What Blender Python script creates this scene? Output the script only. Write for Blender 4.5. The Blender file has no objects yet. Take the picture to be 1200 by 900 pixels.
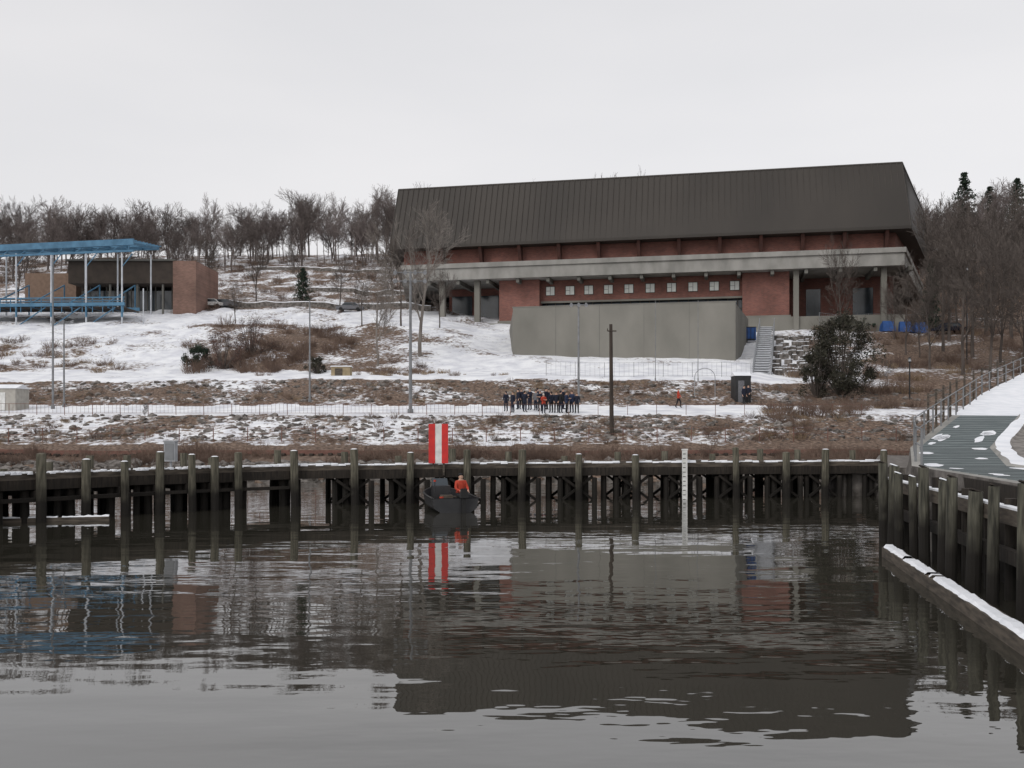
import bpy, bmesh, math, random
import numpy as np
from mathutils import Vector, Matrix, noise
R=random.Random(7)
F=1150.;H=3.2;YH=500.
def X(px,D): return (px-600)/F*D
def Z(py,D): return H+(YH-py)*D/F
scn=bpy.context.scene
# ------------------------------------------------------------------ materials
def mat(name,c1,c2=None,scale=3.0,rough=.8,bump=0.0,metal=0.0,stretch=(1,1,1),detail=6,spec=.3,lo=.35,hi=.65):
    m=bpy.data.materials.new(name);m.use_nodes=True
    nt=m.node_tree;b=nt.nodes['Principled BSDF']
    b.inputs['Roughness'].default_value=rough;b.inputs['Metallic'].default_value=metal
    b.inputs['Specular IOR Level'].default_value=spec
    if c2 is None: c2=tuple(x*.75 for x in c1)
    tc=nt.nodes.new('ShaderNodeTexCoord');mp=nt.nodes.new('ShaderNodeMapping')
    mp.inputs['Scale'].default_value=stretch
    nt.links.new(tc.outputs['Object'],mp.inputs['Vector'])
    n=nt.nodes.new('ShaderNodeTexNoise');n.inputs['Scale'].default_value=scale;n.inputs['Detail'].default_value=detail
    nt.links.new(mp.outputs[0],n.inputs['Vector'])
    r=nt.nodes.new('ShaderNodeValToRGB')
    r.color_ramp.elements[0].position=lo;r.color_ramp.elements[1].position=hi
    r.color_ramp.elements[0].color=(*c2,1);r.color_ramp.elements[1].color=(*c1,1)
    nt.links.new(n.outputs[0],r.inputs[0]);nt.links.new(r.outputs[0],b.inputs['Base Color'])
    if bump>0:
        bp=nt.nodes.new('ShaderNodeBump');bp.inputs['Strength'].default_value=.6;bp.inputs['Distance'].default_value=bump
        nt.links.new(n.outputs[0],bp.inputs['Height']);nt.links.new(bp.outputs[0],b.inputs['Normal'])
    m['ramp']=r.name
    return m
SNOW=mat('snow',(.80,.81,.84),(.68,.70,.74),1.5,.7,.04)
CONC=mat('concrete',(.31,.30,.28),(.21,.205,.19),.5,.9,.01,stretch=(1,1,.5))
CONCW=mat('weathered_concrete',(.225,.215,.19),(.15,.145,.127),.22,.9,.01,stretch=(1,1,.6),detail=9,lo=.3,hi=.7)
CONCD=mat('concrete_stained',(.17,.165,.15),(.12,.118,.105),.35,.9,.01,stretch=(1,1,.35))
STEEL=mat('galvanised_steel',(.36,.37,.39),(.26,.27,.28),3,.5,metal=.2)
POLE=mat('grey_pole',(.22,.225,.235),(.15,.155,.16),2,.6)
DARK=mat('dark_metal',(.03,.03,.032),(.02,.02,.02),3,.6)
BLUE=mat('blue_steel',(.085,.20,.31),(.05,.13,.21),.8,.55)
WHITE=mat('white_paint',(.72,.72,.70),(.55,.55,.53),4,.5)
RED=mat('red_paint',(.60,.035,.03),(.48,.03,.03),4,.5)
ROOFM=mat('brown_metal_roof',(.047,.040,.034),(.035,.030,.026),.12,.6,stretch=(1,1,.3))
ROOFR=mat('roof_seam',(.060,.052,.044),(.048,.041,.036),.5,.55)
BROWNP=mat('brown_cladding',(.07,.055,.045),(.05,.04,.033),.8,.8)
GLASSD=mat('dark_glass',(.03,.04,.05),(.015,.02,.025),.6,.12,spec=.6)
WINW=mat('sky_painted_pane',(.66,.68,.64),(.54,.56,.54),1.0,.3,spec=.5)  # pale base colour paints in the sky brightness caught by the panes
WIRE=mat('rusty_fence',(.20,.10,.08),(.13,.07,.055),3,.8)
BARK=mat('bark',(.12,.10,.088),(.06,.05,.044),1.2,.95,stretch=(3,3,.6))
BARKL=mat('pale_bark',(.25,.225,.20),(.14,.12,.108),1.2,.95,stretch=(3,3,.6))
BARKF=mat('hazed_bark',(.23,.195,.185),(.12,.10,.095),.08,.95)  # paler than real bark: distance haze mixed into the colour
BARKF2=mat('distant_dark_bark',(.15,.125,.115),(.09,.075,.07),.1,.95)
TWIG=mat('brush_twigs',(.22,.155,.12),(.12,.082,.066),.3,.95)
GRASSD=mat('dead_grass',(.36,.27,.18),(.20,.14,.09),2,.95)
PINE=mat('evergreen_needles',(.035,.055,.035),(.014,.024,.016),2.5,.9)
SHRUBM=mat('dark_evergreen_leaves',(.06,.055,.038),(.02,.022,.016),1.6,.9)
ROCKM=mat('shore_rock',(.22,.20,.185),(.06,.053,.047),2.2,.9,.03)
ORANGE=mat('red_orange_fabric',(.42,.055,.03),(.34,.04,.02),8,.8)
NAVY=mat('navy_fabric',(.018,.022,.04),(.010,.012,.022),8,.9)
BLACKF=mat('black_fabric',(.02,.02,.022),(.012,.012,.014),8,.9)
GREYF=mat('grey_fabric',(.16,.16,.17),(.11,.11,.12),8,.9)
SKIN=mat('skin',(.50,.32,.24),(.42,.26,.19),8,.6)
HAIR=mat('dark_hair',(.03,.02,.015),(.02,.014,.01),20,.8)
TAN=mat('tan_tarp',(.34,.27,.17),(.25,.2,.12),2,.8)
TARP=mat('blue_tarp',(.03,.09,.27),(.02,.06,.19),2,.6)
RUBBER=mat('rubber',(.02,.02,.02),(.015,.015,.015),5,.8)
HULL=mat('dark_hull',(.035,.035,.037),(.022,.022,.024),2,.35,spec=.5)

def brick(name,ca,cb,cm):
    m=bpy.data.materials.new(name);m.use_nodes=True
    nt=m.node_tree;b=nt.nodes['Principled BSDF'];b.inputs['Roughness'].default_value=.9
    tc=nt.nodes.new('ShaderNodeTexCoord')
    mp=nt.nodes.new('ShaderNodeMapping');mp.inputs['Rotation'].default_value=(math.radians(90),0,0)
    nt.links.new(tc.outputs['Object'],mp.inputs['Vector'])
    br=nt.nodes.new('ShaderNodeTexBrick');br.inputs['Scale'].default_value=1
    br.inputs['Brick Width'].default_value=.42;br.inputs['Row Height'].default_value=.15;br.inputs['Mortar Size'].default_value=.012
    br.inputs['Color1'].default_value=(*ca,1);br.inputs['Color2'].default_value=(*cb,1);br.inputs['Mortar'].default_value=(*cm,1)
    nt.links.new(mp.outputs[0],br.inputs['Vector'])
    n=nt.nodes.new('ShaderNodeTexNoise');n.inputs['Scale'].default_value=.35;n.inputs['Detail'].default_value=5
    nt.links.new(tc.outputs['Object'],n.inputs['Vector'])
    mr=nt.nodes.new('ShaderNodeMapRange');mr.inputs[1].default_value=.3;mr.inputs[2].default_value=.7;mr.inputs[3].default_value=.68;mr.inputs[4].default_value=1.15
    nt.links.new(n.outputs[0],mr.inputs[0])
    mx=nt.nodes.new('ShaderNodeMix');mx.data_type='RGBA';mx.blend_type='MULTIPLY';mx.inputs[0].default_value=1
    nt.links.new(br.outputs[0],mx.inputs[6]);nt.links.new(mr.outputs[0],mx.inputs[7])
    nt.links.new(mx.outputs[2],b.inputs['Base Color'])
    return m
BRICK=brick('red_brick',(.235,.088,.066),(.16,.064,.051),(.20,.15,.13))
BRICKL=brick('light_brick',(.27,.15,.115),(.19,.105,.08),(.24,.19,.16))

def woodmat(name,top,top2,wet=.75):
    """weathered timber: darker and wet towards the waterline (object z)"""
    m=mat(name,top,top2,2.5,.9,.02,stretch=(6,6,.7))
    nt=m.node_tree;b=nt.nodes['Principled BSDF'];r=nt.nodes[m['ramp']]
    tc=nt.nodes.new('ShaderNodeTexCoord');sp=nt.nodes.new('ShaderNodeSeparateXYZ')
    nt.links.new(tc.outputs['Object'],sp.inputs[0])
    n=nt.nodes.new('ShaderNodeTexNoise');n.inputs['Scale'].default_value=1.7
    nt.links.new(tc.outputs['Object'],n.inputs['Vector'])
    ad=nt.nodes.new('ShaderNodeMath');ad.operation='MULTIPLY_ADD';ad.inputs[1].default_value=1.3;nt.links.new(n.outputs[0],ad.inputs[0]);nt.links.new(sp.outputs[2],ad.inputs[2])
    mr=nt.nodes.new('ShaderNodeMapRange');mr.inputs[1].default_value=wet+.35;mr.inputs[2].default_value=wet+1.2
    nt.links.new(ad.outputs[0],mr.inputs[0])
    mx=nt.nodes.new('ShaderNodeMix');mx.data_type='RGBA'
    mx.inputs[6].default_value=(.014,.012,.010,1)
    nt.links.new(mr.outputs[0],mx.inputs[0]);nt.links.new(r.outputs[0],mx.inputs[7]);nt.links.new(mx.outputs[2],b.inputs['Base Color'])
    return m
PILE=woodmat('piling_timber',(.15,.138,.105),(.055,.052,.038),.85)
PILED=woodmat('dark_timber',(.042,.034,.027),(.018,.015,.013),.9)
PILER=woodmat('bulkhead_piling_timber',(.115,.11,.085),(.035,.034,.027),1.0)
PLANK=mat('deck_timber',(.12,.10,.08),(.05,.042,.035),2,.9,.01,stretch=(1,1,6))
POLEW=mat('wooden_pole',(.07,.055,.045),(.04,.032,.027),2,.9,stretch=(5,5,.5))
# ------------------------------------------------------------------ mesh builder
class MB:
    def __init__(s): s.v=[];s.f=[];s.m=[]
    def poly(s,pts,mi=0):
        i=len(s.v);s.v+= [tuple(p) for p in pts];s.f.append(tuple(range(i,i+len(pts))));s.m.append(mi)
    def hexa(s,p,mi=0):
        i=len(s.v);s.v+=[tuple(q) for q in p]
        for f in ((0,3,2,1),(4,5,6,7),(0,1,5,4),(1,2,6,5),(2,3,7,6),(3,0,4,7)):
            s.f.append(tuple(i+k for k in f));s.m.append(mi)
    def box(s,c,d,rz=0,mi=0):
        cx,cy,cz=c;a,b,h=d[0]/2,d[1]/2,d[2]/2;co,si=math.cos(rz),math.sin(rz)
        P=[]
        for zz in(-h,h):
            for xx,yy in((-a,-b),(a,-b),(a,b),(-a,b)):P.append((cx+xx*co-yy*si,cy+xx*si+yy*co,cz+zz))
        s.hexa(P,mi)
    def tube(s,p0,p1,r0,r1,n=6,mi=0,cap=True):
        p0=Vector(p0);p1=Vector(p1);d=(p1-p0)
        if d.length<1e-6:return
        d.normalize();a=d.orthogonal().normalized();b=d.cross(a);i=len(s.v)
        for p,r in((p0,r0),(p1,r1)):
            for k in range(n):
                t=2*math.pi*k/n;s.v.append(tuple(p+a*math.cos(t)*r+b*math.sin(t)*r))
        for k in range(n):
            k2=(k+1)%n;s.f.append((i+k,i+k2,i+n+k2,i+n+k));s.m.append(mi)
        if cap:
            s.f.append(tuple(i+k for k in range(n))[::-1]);s.m.append(mi);s.f.append(tuple(i+n+k for k in range(n)));s.m.append(mi)
    def loft(s,a,b,mi=0,cap=True):
        n=len(a);i=len(s.v);s.v+=[tuple(p) for p in a]+[tuple(p) for p in b]
        for k in range(n):
            k2=(k+1)%n;s.f.append((i+k,i+k2,i+n+k2,i+n+k));s.m.append(mi)
        if cap:
            s.f.append(tuple(i+k for k in range(n))[::-1]);s.m.append(mi);s.f.append(tuple(i+n+k for k in range(n)));s.m.append(mi)
    def prism(s,poly,z0,z1,mi=0): s.loft([(x,y,z0) for x,y in poly],[(x,y,z1) for x,y in poly],mi)
    def mesh(s,name,mats,smooth=False,recalc=True):
        me=bpy.data.meshes.new(name);me.from_pydata(s.v,[],s.f)
        for m in mats: me.materials.append(m)
        me.polygons.foreach_set('material_index',s.m)
        if recalc:
            bm=bmesh.new();bm.from_mesh(me);bmesh.ops.recalc_face_normals(bm,faces=bm.faces);bm.to_mesh(me);bm.free()
        if smooth: me.polygons.foreach_set('use_smooth',[True]*len(me.polygons))
        me.update();return me
    def obj(s,name,mats,parent=None,smooth=False,recalc=True):
        o=bpy.data.objects.new(name,s.mesh(name,mats,smooth,recalc));scn.collection.objects.link(o)
        if parent:o.parent=parent
        return o
def empty(name):
    o=bpy.data.objects.new(name,None);scn.collection.objects.link(o);return o
def inst(me,name,loc,rz=0,sc=1,parent=None,tilt=0):
    o=bpy.data.objects.new(name,me);scn.collection.objects.link(o)
    o.location=loc;o.rotation_euler=(tilt,0,rz);o.scale=(sc,sc,sc) if not isinstance(sc,tuple) else sc
    if parent:o.parent=parent
    return o
# ------------------------------------------------------------------ terrain
near=[(20,-2.5),(56,-2.),(60,0.),(62,.8),(72,1.45),(76,2.2),(83,3.95),(85,4.3),(92,5.05)]
Ds=[104,106,118,125,132,148,165,190,230,280,350]
cy={-250:[449,444,436,425,410,380,366,352,330,310,305],
 0:[449,444,436,425,410,382,366,352,330,310,305],
 230:[447,442,438,425,408,382,366,350,328,306,300],
 480:[446,441,437,424,410,385,368,352,325,303,298],
 600:[446,441,434,421,414,396,375,355,325,303,298],
 862:[446,441,432,419,415,392,385,365,335,300,298],
 930:[452,447,437,425,412,388,383,365,335,300,298],
 1080:[455,450,432,422,408,390,372,345,320,300,295],
 1300:[445,440,420,410,395,375,350,320,290,270,265]}
cols=[]
for px in sorted(cy):
    L=list(near)+[(d,Z(y,d)) for d,y in zip(Ds,cy[px])];zz=L[-1][1]
    L+=[(600,zz),(3500,zz)];cols.append(((px-600)/F,L))
def prof(L,d):
    if d<=L[0][0]:return L[0][1]
    for (a,za),(b,zb) in zip(L,L[1:]):
        if d<=b:
            t=(d-a)/(b-a);return za+(zb-za)*t
    return L[-1][1]
def ground(x,d):
    u=x/max(d,1)
    if u<=cols[0][0]:z=prof(cols[0][1],d)
    elif u>=cols[-1][0]:z=prof(cols[-1][1],d)
    else:
        for (a,La),(b,Lb) in zip(cols,cols[1:]):
            if u<=b:
                t=(u-a)/(b-a);t=t*t*(3-2*t);z=prof(La,d)*(1-t)+prof(Lb,d)*t;break
    amp=.13 if d<110 else .13+min((d-110)/60,1)*.6
    if 84<d<93: amp=.03
    z+=amp*(noise.noise(Vector((x*.12,d*.12,0)))+.6*noise.noise(Vector((x*.45,d*.45,5))))
    if 76<d<84 or 93<d<104: z+=.12*noise.noise(Vector((x*1.4,d*1.4,3)))
    return z
def sm(a,b,x):
    t=max(0,min(1,(x-a)/(b-a)));return t*t*(3-2*t)
def brown(x,d):
    px=600+F*x/d
    if d<74: v=.66
    elif d<84.5: v=.52
    elif d<92.5: v=.24
    elif d<104.5: v=.565
    elif d<119: v=.37
    elif d<170: v=.425
    else: v=.525
    if 119<d<150: v+= .12*sm(205,250,px)*(1-sm(430,520,px))
    if 119<d<140: v+= .05*(1-sm(120,200,px))
    if 84.5<d<92.5: v+=.24*sm(840,950,px)
    elif d>92: v+=.08*sm(890,960,px)+.10*sm(1000,1060,px)
    if 74<d<85: v+=.06*sm(650,900,px)
    if d>350:v=.5
    return v
NU=420
rows=[20,40,50]+[55+i*.5 for i in range(0,110)]+[110+i*1. for i in range(0,70)]+[180+i*3 for i in range(0,60)]+[365,400,500,700,1000,1600,2500,3500]
mb=MB();vals=[]
for d in rows:
    for j in range(NU+1):
        q=j/NU*2-1;u=(.75*q+.9*q**5)
        x=u*d;mb.v.append((x,d,ground(x,d)));vals.append(brown(x,d+1.2*noise.noise(Vector((x*.25,0,7)))))
for i in range(len(rows)-1):
    for j in range(NU):
        a=i*(NU+1)+j;mb.f.append((a,a+1,a+NU+2,a+NU+1));mb.m.append(0)
def groundmat():
    m=bpy.data.materials.new('snowy_ground');m.use_nodes=True;nt=m.node_tree;N=nt.nodes;Lk=nt.links;b=N['Principled BSDF'];b.inputs['Roughness'].default_value=.85
    b.inputs['Specular IOR Level'].default_value=.2
    at=N.new('ShaderNodeAttribute');at.attribute_name='brown'
    tc=N.new('ShaderNodeTexCoord')
    def nz(s,d=5,st=(1,1,1)):
        mp=N.new('ShaderNodeMapping');mp.inputs['Scale'].default_value=st;Lk.new(tc.outputs['Object'],mp.inputs[0])
        n=N.new('ShaderNodeTexNoise');n.inputs['Scale'].default_value=s;n.inputs['Detail'].default_value=d;Lk.new(mp.outputs[0],n.inputs['Vector']);return n
    n1=nz(.16,6);n2=nz(1.9,9);n2.inputs['Roughness'].default_value=.65
    def math_(op,a,bb):
        k=N.new('ShaderNodeMath');k.operation=op
        for i,q in enumerate((a,bb)):
            if isinstance(q,(int,float)):k.inputs[i].default_value=q
            else:Lk.new(q,k.inputs[i])
        return k.outputs[0]
    nn=math_('ADD',math_('MULTIPLY',n1.outputs[0],.5),math_('MULTIPLY',n2.outputs[0],.5))
    df=math_('SUBTRACT',at.outputs['Fac'],nn)
    mr=N.new('ShaderNodeMapRange');mr.inputs[1].default_value=-.03;mr.inputs[2].default_value=.04;Lk.new(df,mr.inputs[0])
    n3=nz(4,7)
    r=N.new('ShaderNodeValToRGB');r.color_ramp.elements[0].position=.3;r.color_ramp.elements[0].color=(.04,.030,.024,1);r.color_ramp.elements[1].position=.72;r.color_ramp.elements[1].color=(.28,.21,.16,1)
    e=r.color_ramp.elements.new(.5);e.color=(.13,.088,.066,1);Lk.new(n3.outputs[0],r.inputs[0])
    n4=nz(.5,6);rs=N.new('ShaderNodeValToRGB');rs.color_ramp.elements[0].position=.35;rs.color_ramp.elements[0].color=(.60,.61,.655,1);rs.color_ramp.elements[1].position=.6;rs.color_ramp.elements[1].color=(.79,.80,.82,1);Lk.new(n4.outputs[0],rs.inputs[0])
    mx=N.new('ShaderNodeMix');mx.data_type='RGBA';Lk.new(mr.outputs[0],mx.inputs[0]);Lk.new(rs.outputs[0],mx.inputs[6]);Lk.new(r.outputs[0],mx.inputs[7]);Lk.new(mx.outputs[2],b.inputs['Base Color'])
    bp=N.new('ShaderNodeBump');bp.inputs['Distance'].default_value=.15;bp.inputs['Strength'].default_value=.8;Lk.new(n2.outputs[0],bp.inputs['Height']);Lk.new(bp.outputs[0],b.inputs['Normal'])
    return m
GM=groundmat()
terr=mb.obj('ground',[GM],smooth=True,recalc=False)
at=terr.data.attributes.new('brown','FLOAT','POINT');at.data.foreach_set('value',vals)
# ------------------------------------------------------------------ water
def watermat():
    m=bpy.data.materials.new('harbour_water');m.use_nodes=True;nt=m.node_tree;N=nt.nodes;Lk=nt.links;b=N['Principled BSDF']
    b.inputs['Base Color'].default_value=(.030,.028,.022,1);b.inputs['Roughness'].default_value=.015;b.inputs['IOR'].default_value=2.05
    b.inputs['Specular IOR Level'].default_value=.5
    tc=N.new('ShaderNodeTexCoord')
    def nz(s,st,d,rot=0):
        mp=N.new('ShaderNodeMapping');mp.inputs['Scale'].default_value=st;mp.inputs['Rotation'].default_value=(0,0,rot);Lk.new(tc.outputs['Object'],mp.inputs[0])
        n=N.new('ShaderNodeTexNoise');n.inputs['Scale'].default_value=s;n.inputs['Detail'].default_value=d;n.inputs['Roughness'].default_value=.42;Lk.new(mp.outputs[0],n.inputs['Vector']);return n.outputs[0]
    a=nz(.9,(.32,.85,1),1.5,.12);c=nz(2.4,(.5,1.1,1),2,-.2);g=nz(.09,(.4,1,1),3)
    mr=N.new('ShaderNodeMapRange');mr.inputs[1].default_value=.40;mr.inputs[2].default_value=.62;mr.inputs[3].default_value=.14;mr.inputs[4].default_value=1;Lk.new(g,mr.inputs[0])
    k=N.new('ShaderNodeMath');k.operation='MULTIPLY';Lk.new(c,k.inputs[0]);Lk.new(mr.outputs[0],k.inputs[1])
    k2=N.new('ShaderNodeMath');k2.operation='MULTIPLY';Lk.new(k.outputs[0],k2.inputs[0]);k2.inputs[1].default_value=.45
    k3=N.new('ShaderNodeMath');k3.operation='ADD';Lk.new(a,k3.inputs[0]);Lk.new(k2.outputs[0],k3.inputs[1])
    bp=N.new('ShaderNodeBump');bp.inputs['Strength'].default_value=1;bp.inputs['Distance'].default_value=.0175;Lk.new(k3.outputs[0],bp.inputs['Height']);Lk.new(bp.outputs[0],b.inputs['Normal'])
    return m
mb=MB();mb.poly([(-1500,-1500,0),(1500,-1500,0),(1500,61.5,0),(-1500,61.5,0)])
mb.obj('water',[watermat()])
# ------------------------------------------------------------------ gymnasium building
Lp=Vector((X(467,167.3),167.3));Rp=Vector((X(1057,150.),150.))
e=(Rp-Lp);LEN=e.length;e.normalize();n=Vector((e.y,-e.x))
if n.y>0:n=-n
def B(s,t): p=Lp+e*s+n*t;return (p.x,p.y)
def S(px,t):
    u=(px-600)/F;return (u*(Lp.y+n.y*t)-Lp.x-n.x*t)/(e.x-u*e.y)
def bx(mb,s0,s1,t0,t1,z0,z1,mi=0):
    mb.prism([B(s0,t0),B(s1,t0),B(s1,t1),B(s0,t1)],z0,z1,mi)
gym=empty('gymnasium_building')
BR=Vector((X(1083,186.),186.));BL=Lp+Vector((-3,42))
ZR=43.6;ZE=33.0
def outline(fr,sd,bk=0):
    rd=(BR-Rp).normalized();ro=Vector((rd.y,-rd.x))
    a=Lp+n*fr-e*sd;b=Rp+n*fr+ro*sd;c=BR+ro*sd;d=BL-e*sd
    return [(a.x,a.y),(b.x,b.y),(c.x,c.y),(d.x,d.y)]
mb=MB()
top=[(x,y,ZR) for x,y in outline(0,0)];eav=[(x,y,ZE+.45) for x,y in outline(2.2,.9)]
mb.loft(eav,top,0);mb.prism(outline(2.3,1.0),ZE,ZE+.449,0)
k=0
while True:
    s=k*.92
    if s>LEN:break
    a=B(s*(LEN+1.3)/LEN-.8,2.26);b=B(s,.06);mb.tube((a[0],a[1],ZE+.45),(b[0],b[1],ZR),.06,.06,3,1);k+=1
for k in range(44):
    f=k/43;a=Vector(eav[1]).lerp(Vector(eav[2]),f);b=Vector(top[1]).lerp(Vector(top[2]),f);mb.tube(a,b,.06,.06,3,1)
for i in (0,1): # ridge cap
    mb.tube(top[i],top[i+1],.14,.14,4,1)
mb.obj('roof',[ROOFM,ROOFR],gym)
mb=MB();mb.prism(outline(-.2,-.9),29.6,ZE-.002,0);mb.obj('upper_wall',[BRICK],gym)
mb=MB()
px=520
while px<1056:
    s=S(px,0);w=.26
    P=[B(s-w,-.19),B(s+w,-.19),B(s+w,1.9),B(s-w,1.9)];Q=[B(s-w,-.19),B(s+w,-.19),B(s+w,.35),B(s-w,.35)]
    mb.loft([(x,y,29.97) for x,y in Q],[(x,y,ZE-.01) for x,y in P]);px+=45+(px-520)*.009
mb.obj('eave_brackets',[mat('dark_brick',(.09,.04,.032),(.06,.03,.025),1,.9)],gym)
mb=MB()
TP=outline(4,-.3);TP[0]=B(2.0,4)
mb.prism(TP,27.3,29.6,0)
P2=outline(4.25,-.1);P2[0]=B(1.8,4.25);mb.prism(P2,29.2,29.95,0)
mb.obj('concrete_terrace',[CONC],gym)
mb=MB()
for k in range(16):
    s=S(500,4)+k*5; bx(mb,s,s+.5,-6,3.6,26.6,27.29)
mb.obj('soffit_beams',[CONCD],gym)
# lower storey
s_l=S(513,0);s_r=S(1056,0)
a0,a1=S(585,1.5),S(632,1.5);b0,b1=S(870,1.5),S(925,1.5)
mb=MB()
bx(mb,s_l,s_r,-30,-7,12,27.28,0)
bx(mb,a0,a1,-7,1.5,20.6,27.27,0);bx(mb,b0,b1,-7,1.5,20.5,27.27,0)
bx(mb,a1,b0,-6.9,0,23.7,27.26,0)
mb.obj('walls',[BRICK],gym)
mb=MB()
bx(mb,s_l-.2,s_r+.2,-7,2.1,12,20.2,0)
bx(mb,b0-.2,b1+.2,-6,1.9,12,20.49,0);bx(mb,a0-.2,a1+.2,-6,1.9,12,20.59,0)
for px in (518,559):
    s=S(px,2.5);bx(mb,s-.45,s+.45,1.6,2.6,18,27.29)
for px in (933,1036):
    s=S(px,2.5);bx(mb,s-.4,s+.4,1.6,2.6,15,27.29)
bx(mb,a1+.01,b0-.01,-.4,.12,23.55,23.85,0)
mb.obj('concrete_columns_and_plinth',[CONCW],gym)
mb=MB()
bx(mb,a1,b0,-6.8,-1.2,20.21,23.69,0)
bx(mb,S(522,-6)+1,S(552,-6),-6.99,-6.8,20.4,26,0);bx(mb,S(562,-6),S(583,-6),-6.99,-6.8,20.4,26,0)
for px0,px1 in((945,962),(1000,1024)): bx(mb,S(px0,-6),S(px1,-6),-6.99,-6.8,20.4,25.5,0)
mb.obj('glazing',[GLASSD],gym)
mb=MB();s=a1+.6
while s<b0-.3:
    bx(mb,s,s+.14,-1.19,-1.02,20.22,23.68);s+=1.55
bx(mb,a1,b0,-1.19,-1.05,22.0,22.12)
mb.obj('mullions',[BROWNP],gym)
mb=MB()
for px in(645,668,690,713,737,762,787,812,837,861):
    s=S(px,0);bx(mb,s-.78,s+.78,0,.06,24.75,26.31,0);bx(mb,s-.68,s+.68,.05,.1,24.85,26.21,1)
    bx(mb,s-.03,s+.03,.1,.13,24.85,26.2,0);bx(mb,s-.68,s-.04,.1,.125,25.5,25.55,0)
mb.obj('square_windows',[BROWNP,WINW],gym)
# ------------------------------------------------------------------ concrete retaining wall / plaza
mb=MB();WL=(X(601,129),129);WR=(X(862,123.),123.)
wv=Vector((WR[0]-WL[0],WR[1]-WL[1]));wl=wv.length;wv.normalize();wn=Vector((wv.y,-wv.x))
if wn.y>0:wn=-wn
SR=(X(877,143),143)
mb.prism([WL,WR,SR,(SR[0],156),(-.5,158)],8,18.35,0)
ins=.5
mb.prism([WL,WR,(WR[0]-.1,WR[1]+ins),(WL[0],WL[1]+ins)],18.352,18.85,0)
mb.prism([(WR[0]-.55,WR[1]+.5),(WR[0]+.0,WR[1]+.5),SR,(SR[0]-.55,SR[1])],18.352,18.849,0)
K=5
for k in range(1,K):
    p=Vector(WL)+wv*wl*k/K
    q=[p+wn*.008-wv*.03,p+wn*.008+wv*.03,p-wn*.1+wv*.03,p-wn*.1-wv*.03];mb.prism([(a.x,a.y) for a in q],8,18.84,1)
mb.prism([(Vector(WL)+wn*.05-wv*.1)[:],(Vector(WR)+wn*.05+wv*.1)[:],(Vector(WR)-wn*.6+wv*.1)[:],(Vector(WL)-wn*.6-wv*.1)[:]],18.853,18.95,0)
mb.obj('concrete_retaining_wall',[CONCW,CONCD])
# ------------------------------------------------------------------ open metal stairs right of the wall
mb=MB()
N=22
for i in range(N):
    f=i/N;d=112+f*30;x=X(893+f*6,d);g=9.0+(17.6-9.0)*f
    mb.box((x,d+.7,g+.25),(1.9,1.1,.1),0,2);mb.box((x,d+.66,g+.33),(1.8,.8,.055),0,1)
for sgn in(-1,1):
    pr=None
    for i in range(N+1):
        f=i/N;d=112+f*30;x=X(893+f*6,d)+sgn*1.05;g=9.0+8.6*f
        mb.tube((x,d,g-1.5),(x,d,g+1.3),.04,.04,5,2)
        if pr:
            mb.tube(pr,(x,d,g+1.3),.045,.045,5,2);mb.tube((pr[0],pr[1],pr[2]-.5),(x,d,g+.8),.035,.035,5,2)
            p=Vector(pr)
            mb.hexa([p+Vector((-.05,0,-1.35)),p+Vector((.05,0,-1.35)),Vector((x+.05,d,g-.05)),Vector((x-.05,d,g-.05)),p+Vector((-.05,0,-1.0)),p+Vector((.05,0,-1.0)),Vector((x+.05,d,g+.3)),Vector((x-.05,d,g+.3))],2)
        pr=(x,d,g+1.3)
mb.obj('outdoor_staircase',[CONC,SNOW,STEEL])
mb=MB();rr=random.Random(3)
for i in range(12):
    for j in range(10):
        if rr.random()<.2:continue
        d=113+i*2.4;x=X(912,d)+j*.95+rr.uniform(-.4,.4);z=ground(x,d)+rr.uniform(0,.35);w=rr.uniform(.5,1.1)
        mb.box((x,d,z),(w,1.2,.8),rr.uniform(-.4,.4),0);mb.box((x,d-.02,z+.44),(w*.92,1.1,.09),rr.uniform(-.3,.3),1)
mb.obj('stone_terraces',[ROCKM,SNOW])
# ------------------------------------------------------------------ left grandstand
gs=empty('blue_steel_grandstand')
D0=150.;D1=163.
def gx(px,d=D0):return X(px,d)
mb=MB()
def beam(p,q,w,h,mi=0):
    p=Vector(p);q=Vector(q);d=(q-p);d.z=0;d.normalize();s=Vector((-d.y,d.x,0))*w/2;u=Vector((0,0,h/2))
    mb.hexa([p-s-u,p+s-u,q+s-u,q-s-u,p-s+u,p+s+u,q+s+u,q-s+u],mi)
zt=Z(288,D0)
beam((gx(-160),D0,zt-1.3),(gx(157),D0,zt+.6),.45,.95);beam((gx(-160),D0,zt-2.4),(gx(157),D0,zt-.75),.3,.3)
beam((gx(-160),D1,zt+.9),(gx(150),D1,zt+2.0),.5,.6)
beam((gx(-160),156.5,zt-.1),(gx(153),156.5,zt+1.3),.4,.45)
for k in range(15):
    px=-150+k*21.5;f=(px+160)/317;x=gx(px)
    beam((x,D0+.3,zt-1.35+1.85*f),(x,D1-.3,zt+.8+1.1*f),.22,.35)
    x2=gx(px+21.5) if k<14 else x
    mb.tube((x,D0,zt-2.4+1.6*f),((x+x2)/2,D0,zt-1.6+1.85*f),.09,.09,4)
zl=Z(360,D0)
beam((gx(-60),D0,zl+.2),(gx(146),D0,zl+.5),.45,.5);beam((gx(-60),D0,zl+1.25),(gx(146),D0,zl+1.55),.13,.16);beam((gx(-60),D0,zl+.75),(gx(146),D0,zl+1.05),.1,.1)
k=-60
while k<146:
    beam((gx(k),D0,zl+.3),(gx(k)+.1,D0,zl+.3),.1,2.2);k+=12
beam((gx(-60),156,zl+.4),(gx(146),156,zl+.4),.4,.5)
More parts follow.
